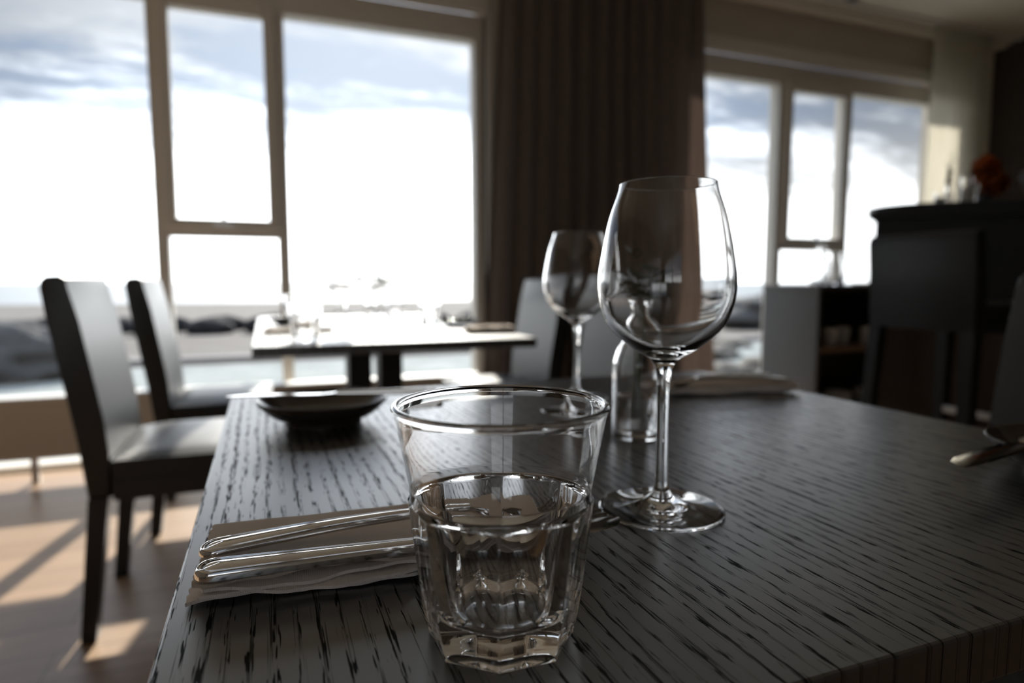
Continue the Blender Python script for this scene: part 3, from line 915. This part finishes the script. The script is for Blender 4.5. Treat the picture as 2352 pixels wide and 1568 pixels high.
# plates with knives
pl = make_plate(); pl.location = (0.0525, 0.690, TZ)
pl['label'] = 'small dark stoneware plate at the far left of the near table, knife laid across'
dup(kn, (0.168, 0.661, TZ+0.0290), math.radians(165.5), 'knife laid across the dark plate at the far left of the near table')
dup(pl, (0.578, 0.283, TZ), 0, 'dark stoneware plate cut off by the right edge of the frame')
dup(kn, (0.624, 0.314, TZ+0.0283), math.radians(190), 'knife across the dark plate at the right edge, blade pointing left')

# ------------------------------------------------------------------ background table settings
dup(tum, (0.088, 1.655, TZ), 0.3, 'blurred tumbler at the near left corner of the background table')
dup(tum, (0.545, 2.24, TZ), 0.1, 'blurred tumbler on the right half of the background table, before the right pane')
dup(tum, (0.50, 2.66, TZ), 0.2, 'blurred tumbler at the far end of the background table, behind the sprig')
dup(tum, (0.10, 2.60, TZ), 0.5, 'blurred tumbler at the far left corner of the background table')
for (x, y, lb) in ((0.205, 1.83, 'faint wine glass on the background table, left of its sprig vase'),
                   (0.345, 1.98, 'faint wine glass on the background table, nearest the camera on its right side'),
                   (0.245, 2.42, 'faint wine glass on the background table, far left side'),
                   (0.42, 2.50, 'faint wine glass on the background table, far right side by the window')):
    dup(win, (x, y, TZ), 0, lb)
b2 = dup(bot, (0.335, 2.22, TZ), 0.8, 'small bottle vase with dark leafy sprigs in the middle of the background table')
# wider sprig on the far vase
for ch in list(b2.children):
    if ch.name.startswith('leaves') or ch.name.startswith('stem'):
        bpy.data.objects.remove(ch)
bm = bmesh.new(); r_ = random.Random(21); sp = []
for k in range(9):
    a = 2*PI*k/9 + 0.2; e = r_.uniform(0.05, 0.105)
    s = [(0, 0, 0.03), (0, 0, 0.115), (e*0.5*math.cos(a), e*0.5*math.sin(a), 0.150), (e*math.cos(a), e*math.sin(a), r_.uniform(0.135, 0.185))]
    sp.append(s); tube(bm, catmull(s, 5), 0.0010, 5)
obj('stem', bm, M['stem'], b2, True)
bm = bmesh.new()
for k in range(260):
    s = sp[k % 9]; tt = r_.uniform(0.0, 1.05)
    p = Vector(s[2]).lerp(Vector(s[3]), tt)
    d = Vector((r_.uniform(-1, 1), r_.uniform(-1, 1), r_.uniform(-0.3, 0.8))).normalized()
    L = r_.uniform(0.012, 0.022); wd = L*0.38
    side = d.cross(Vector((0, 0, 1))).normalized()
    c = bm.verts.new(p+d*L*0.5)
    vs = [bm.verts.new(q) for q in (p, p+d*L*0.4+side*wd, p+d*L, p+d*L*0.4-side*wd)]
    for a in range(4): bm.faces.new((vs[a], vs[(a+1) % 4], c))
bmesh.ops.solidify(bm, geom=bm.faces[:], thickness=0.0004)
obj('leaves', bm, M['leaf'], b2, True)

dup(nap, (0.530, 1.715, TZ), math.radians(-4), 'folded napkin at the near right corner of the background table').scale = (0.72, 1.0, 1.6)
dup(kn, (0.655, 1.745, TZ+0.0240), math.radians(176), 'tiny blurred knife on the napkin at the near right corner of the background table')
dup(nap, (-0.010, 1.90, TZ), math.radians(3), 'folded napkin at the left edge of the background table, behind its near tumbler')
dup(fk, (-0.005, 1.945, NT_+0.0024), math.radians(2), 'tiny blurred fork on the napkin at the left edge of the background table')
dup(pl, (0.585, 2.02, TZ), 0, 'small dark plate at the right edge of the background table')
dup(pl, (0.070, 2.28, TZ), 0, 'small dark plate at the left edge of the background table')

# ================================================================== SIDEBOARD
sb = thing('sideboard', 'grey-sided open-fronted sideboard under the right window', 'sideboard', (3.10, 2.93, 0))
SWD, SD, SH = 1.05, 0.46, 0.868
obj('side_panel', box(0, 0.028, 0, SD, 0.0, SH-0.028, 0.002), M['grey_panel'], sb)
obj('side_panel', box(SWD-0.028, SWD, 0, SD, 0.0, SH-0.028, 0.002), M['grey_panel'], sb)
obj('top_board', box(-0.006, SWD+0.006, -0.006, SD, SH-0.028, SH, 0.003), M['grey_panel'], sb)
obj('back_panel', box(0.028, SWD-0.028, SD-0.014, SD, 0.05, SH-0.028), M['blackwood'], sb)
obj('shelf', box(0.028, SWD-0.028, 0.004, SD-0.014, 0.455, 0.485, 0.002), M['oak'], sb)
obj('shelf', box(0.028, SWD-0.028, 0.004, SD-0.014, 0.05, 0.080, 0.002), M['blackwood'], sb)
# things kept on the shelves
def cup_bm(r, h, th=0.003):
    bm = bmesh.new()
    lathe(bm, [(0, 0), (r*0.7, 0), (r*0.8, 0.002), (r*0.95, h*0.5), (r, h), (r-th, h), (r*0.95-th, h*0.5), (r*0.7-th, th+0.002), (0, th+0.002)], 32)
    return bm
jar = tag(obj('cup', cup_bm(0.045, 0.11), M['porcelain'], None, True, 50), 'dim pale cup on the sideboard middle shelf', 'cup', 'cups on the sideboard middle shelf')
jar.location = (3.22, 3.10, 0.4855)
for x, y in ((3.34, 3.05), (3.52, 3.12), (3.66, 3.06)):
    c_ = jar.copy(); C.objects.link(c_); c_.location = (x, y, 0.4855)
bwl = tag(obj('bowl', cup_bm(0.085, 0.09, 0.004), M['porcelain'], None, True, 50), 'dim bowl on the bottom shelf of the sideboard', 'bowl', 'bowls on the sideboard bottom shelf')
bwl.location = (3.24, 3.12, 0.0805)
for x in (3.50, 3.76):
    c_ = bwl.copy(); C.objects.link(c_); c_.location = (x, 3.12, 0.0805)
ST = 0.8685
def tall_glass(name, prof, loc, label, cat, n=40):
    bm = bmesh.new(); lathe(bm, prof, n)
    o = obj(name, bm, M['glass'], None, True); o.location = loc
    return tag(o, label, cat)
car = catmull([(0.022, 0.250), (0.019, 0.235), (0.020, 0.205), (0.034, 0.175), (0.044, 0.150), (0.047, 0.10), (0.047, 0.01), (0.043, 0.0)], 5)
cari = catmull([(0.039, 0.005), (0.044, 0.012), (0.044, 0.10), (0.041, 0.148), (0.031, 0.172), (0.017, 0.203), (0.016, 0.235), (0.019, 0.250)], 5)
carp = [(0, 0.0)] + car[::-1] + [(0.0205, 0.2515)] + cari[::-1] + [(0, 0.005)]
tall_glass('carafe', carp, (3.235, 3.05, ST), 'clear glass carafe on the sideboard, at its left end', 'carafe')
tall_glass('carafe', carp, (3.50, 3.33, ST), 'taller clear carafe on the sideboard before the window transom', 'carafe').scale = (1.0, 1.0, 1.12)
tub = [(0, 0.0), (0.030, 0.0), (0.031, 0.005), (0.031, 0.235), (0.030, 0.237), (0.028, 0.235), (0.028, 0.007), (0, 0.006)]
tall_glass('glass_cylinder', tub, (3.79, 3.13, ST), 'tall narrow glass cylinder on the sideboard, right of the carafes', 'vase')
wt = thing('wide_glass_jug', 'wide clear glass jug on the sideboard between carafe and cylinder', 'jug', (3.42, 3.12, ST))
bm = bmesh.new(); lathe(bm, [(0, 0), (0.055, 0), (0.062, 0.006), (0.068, 0.10), (0.055, 0.150), (0.045, 0.185), (0.052, 0.205), (0.049, 0.205), (0.042, 0.185), (0.052, 0.149), (0.065, 0.10), (0.059, 0.008), (0, 0.005)], 48)
obj('body', bm, M['glass'], wt, True, 50)
bm = bmesh.new(); tube(bm, catmull([(0.046, 0, 0.180), (0.085, 0, 0.190), (0.105, 0, 0.150), (0.098, 0, 0.085), (0.064, 0, 0.060)], 6), 0.005, 10)
obj('handle', bm, M['glass'], wt, True)
tr = tag(obj('serving_plate', box(-0.10, 0.10, -0.06, 0.06, 0, 0.014, 0.004), M['porcelain']), 'low pale serving plate on the sideboard top, beside the glass cylinder', 'plate')
tr.location = (3.63, 3.02, ST)
tall_glass('tumbler', [(0, 0.0), (0.026, 0.0), (0.028, 0.004), (0.034, 0.08), (0.032, 0.08), (0.026, 0.010), (0, 0.009)], (3.93, 3.06, ST), 'small plain glass on the sideboard, right of the tall cylinder', 'glass')

# ================================================================== BAR AND STOOLS
BA = math.atan2(-0.634, 0.773)
bar = thing('bar_counter', 'high black bar counter at the right edge, flowers standing on it', 'bar counter', (2.360, 1.985, 0), BA)
def skew(x0, y0, x1, y1, z0, z1):   # slab whose left end is cut back at an angle
    bm = bmesh.new(); k = 0.30
    q = [(x0+(y0)*k, y0), (x1, y0), (x1, y1), (x0+(y1)*k, y1)]
    return hexa(bm, [(a, b, z0) for a, b in q], [(a, b, z1) for a, b in q])
obj('front_panel', skew(0.02, 0.03, 2.0, 0.05, 0.0, 0.74), M['brown_panel'], bar)
obj('front_panel', skew(0.02, 0.03, 2.0, 0.05, 0.745, 1.150), M['bar'], bar)
obj('body', skew(0.02, 0.05, 2.0, 0.46, 0.0, 1.150), M['bar'], bar)
obj('ledge', skew(0.0, 0.0, 2.02, 0.48, 1.150, 1.176), M['bar'], bar)
bm = bmesh.new()
# raised top with rounded left end
pts = [(2.0, 0.04), (2.0, 0.44)] + [(0.24-0.20*math.sin(PI*k/16)+0.0, 0.24+0.20*math.cos(PI*k/16)) for k in range(17)]
vb = [bm.verts.new((x, y, 1.176)) for x, y in pts]; vt = [bm.verts.new((x, y, 1.212)) for x, y in pts]
bm.faces.new(vb[::-1]); bm.faces.new(vt)
for i in range(len(pts)):
    j = (i+1) % len(pts); bm.faces.new((vb[i], vb[j], vt[j], vt[i]))
obj('raised_top', bm, M['bar'], bar)
BT = 1.2125
def onbar(a, b, z=BT):
    return (2.360 + a*math.cos(BA) - b*math.sin(BA), 1.985 + a*math.sin(BA) + b*math.cos(BA), z)

def make_stool(loc, rot, label):
    t = thing('bar_stool', label, 'stool', loc, rot)   # local: back along x (0..w) at y=0, faces +y
    w_ = 0.365
    back = [(0.000, 0.735), (-0.006, 0.86), (-0.022, 1.018), (-0.016, 1.038), (0.000, 1.046), (0.020, 1.040), (0.028, 1.022), (0.040, 0.90), (0.046, 0.800), (0.046, 0.735)]
    bm = bmesh.new(); prism(bm, back, 0, w_, 0.005, 3)
    for v in bm.verts:  # gentle dip in the top rail and slight curve of the back
        x_, y_, z_ = v.co
        q = (y_/w_*2-1)
        v.co = Vector((y_, x_ - 0.016*(1-q*q), z_ - (0.010*(1-q*q) if z_ > 1.0 else 0)))
    obj('backrest', bm, M['stool_leather'], t, True, 35)
    obj('seat', box(0.002, w_-0.002, 0.047, 0.40, 0.775, 0.822, 0.016, 4), M['stool_leather'], t, True, 40)
    obj('seat_frame', box(0.004, w_-0.004, 0.047, 0.395, 0.728, 0.775, 0.003), M['stool_leather'], t)
    for (x_, y_, dx, dy) in ((0, 0.0, -0.022, -0.035), (w_-0.042, 0.0, 0.022, -0.035), (0.0, 0.350, -0.01, 0.01), (w_-0.042, 0.350, 0.01, 0.01)):
        bm = bmesh.new()
        hexa(bm, [(x_+dx+0.004, y_+dy+0.004, 0), (x_+dx+0.036, y_+dy+0.004, 0), (x_+dx+0.036, y_+dy+0.036, 0), (x_+dx+0.004, y_+dy+0.036, 0)],
                 [(x_, y_, 0.735 if y_ == 0 else 0.728), (x_+0.042, y_, 0.735 if y_ == 0 else 0.728), (x_+0.042, y_+0.042, 0.735 if y_ == 0 else 0.728), (x_, y_+0.042, 0.735 if y_ == 0 else 0.728)])
        obj('leg', bm, M['stool_leather'], t)
    obj('footrest', box(0.02, w_-0.02, 0.358, 0.382, 0.40, 0.425, 0.004), M['chrome'], t)
    return t
make_stool((2.000, 1.664, 0), math.radians(-90), 'black leather bar stool with its back to the camera, before the bar')

# flowers and glasses on the bar
def blossom(bm, c, R, n, seed, ln=0.03):
    r_ = random.Random(seed)
    for k in range(n):
        d = Vector((r_.gauss(0, 1), r_.gauss(0, 1), r_.gauss(0, 1))).normalized()
        p = Vector(c)+d*R*r_.uniform(0.10, 1.0)
        side = d.cross(Vector((0.2, 0.3, 1))).normalized(); up = side.cross(d)
        L = ln*r_.uniform(0.7, 1.2); wd = L*0.55
        tip = (d*0.6+side*r_.uniform(-.6, .6)+up*r_.uniform(-.6, .6)).normalized()
        vs = [bm.verts.new(q) for q in (p, p+tip*L*0.5+side*wd, p+tip*L, p+tip*L*0.5-side*wd)]
        c0 = bm.verts.new(p+tip*L*0.5-d*0.004)
        for a in range(4): bm.faces.new((vs[a], vs[(a+1) % 4], c0))
def bouquet(name, a, b, mat, heads, seed, label):
    t = thing(name, label, 'flowers', onbar(a, b))
    bm = bmesh.new(); lathe(bm, [(0, 0), (0.030, 0), (0.034, 0.01), (0.028, 0.06), (0.022, 0.085), (0.026, 0.10), (0.0235, 0.10), (0.0195, 0.085), (0.025, 0.06), (0.030, 0.012), (0, 0.006)], 36)
    obj('pot', bm, M['blackwood'], t, True, 50)
    bm = bmesh.new()
    for (x, y, z, R) in heads: tube(bm, catmull([(0, 0, 0.02), (0, 0, 0.09), (x*0.6, y*0.6, z*0.7), (x, y, z)], 4), 0.002, 6)
    obj('stem', bm, M['stem'], t, True)
    for k, (x, y, z, R) in enumerate(heads):
        bm = bmesh.new(); blossom(bm, (x, y, z), R, 240, seed+k)
        bmesh.ops.solidify(bm, geom=bm.faces[:], thickness=0.0006)
        obj('flower_head', bm, mat, t, True)
    return t
bouquet('flower_pot', 0.485, 0.27, M['orange'], [(-0.02, -0.01, 0.150, 0.042), (0.030, 0.02, 0.165, 0.036), (0.0, -0.03, 0.085, 0.034), (0.035, -0.03, 0.10, 0.030)], 100,
        'blurred burnt-orange flowers on the bar counter')
bouquet('flower_pot', 0.650, 0.20, M['white_petal'], [(-0.025, 0.0, 0.085, 0.036), (0.030, 0.01, 0.125, 0.044), (0.035, -0.03, 0.065, 0.036)], 200,
        'blurred white flowers on the bar counter at the right edge')
# slim vase with a dark twig
tv = thing('bud_vase', 'slim glass bud vase with a dark twig on the bar, before the cream curtain', 'vase', onbar(0.345, 0.25))
bm = bmesh.new(); lathe(bm, [(0, 0), (0.017, 0), (0.019, 0.004), (0.019, 0.045), (0.010, 0.065), (0.008, 0.085), (0.010, 0.090), (0.0085, 0.090), (0.0065, 0.085), (0.0085, 0.065), (0.0172, 0.045), (0.0172, 0.006), (0, 0.004)], 32)
obj('body', bm, M['glass'], tv, True, 50)
bm = bmesh.new()
r_ = random.Random(4)
tube(bm, [(0, 0, 0.01), (0.001, 0, 0.08), (-0.002, 0, 0.14), (0.002, 0, 0.19)], [0.0018, 0.0018, 0.0014, 0.0008], 6)
for k in range(8):
    z = 0.09+0.012*k
    tube(bm, [(0, 0, z), (r_.uniform(-.02, .02), r_.uniform(-.02, .02), z+0.03), (r_.uniform(-.03, .03), r_.uniform(-.02, .02), z+0.07)], [0.0012, 0.001, 0.0005], 5)
obj('twig', bm, M['twig'], tv, True)
bm = bmesh.new(); 
for q_ in range(6): blossom(bm, (0.003*math.sin(q_*2), 0, 0.092+0.013*q_), 0.0085-0.0006*q_, 14, 5+q_, 0.012)
bmesh.ops.solidify(bm, geom=bm.faces[:], thickness=0.0006)
obj('leaves', bm, M['leaf'], tv, True)
# candle holders
def candle(a, b, h, label):
    t = thing('candle_holder', label, 'candle', onbar(a, b))
    bm = bmesh.new(); lathe(bm, [(0, 0), (0.020, 0), (0.022, 0.003), (0.022, h), (0.0205, h), (0.0205, 0.006), (0, 0.005)], 32)
    obj('glass_cup', bm, M['glass'], t, True, 50)
    bm = bmesh.new(); lathe(bm, [(0, 0.0055), (0.0195, 0.0062), (0.0195, h*0.6), (0.018, h*0.62), (0, h*0.60)], 32)
    obj('wax', bm, M['candle'], t, True, 50)
    return t
candle(0.295, 0.17, 0.050, 'short white candle in a glass cup on the bar, left of the twig vase')
candle(0.395, 0.19, 0.115, 'taller white candle in a glass cup on the bar, left of the orange flowers')

bpy.context.view_layer.update()
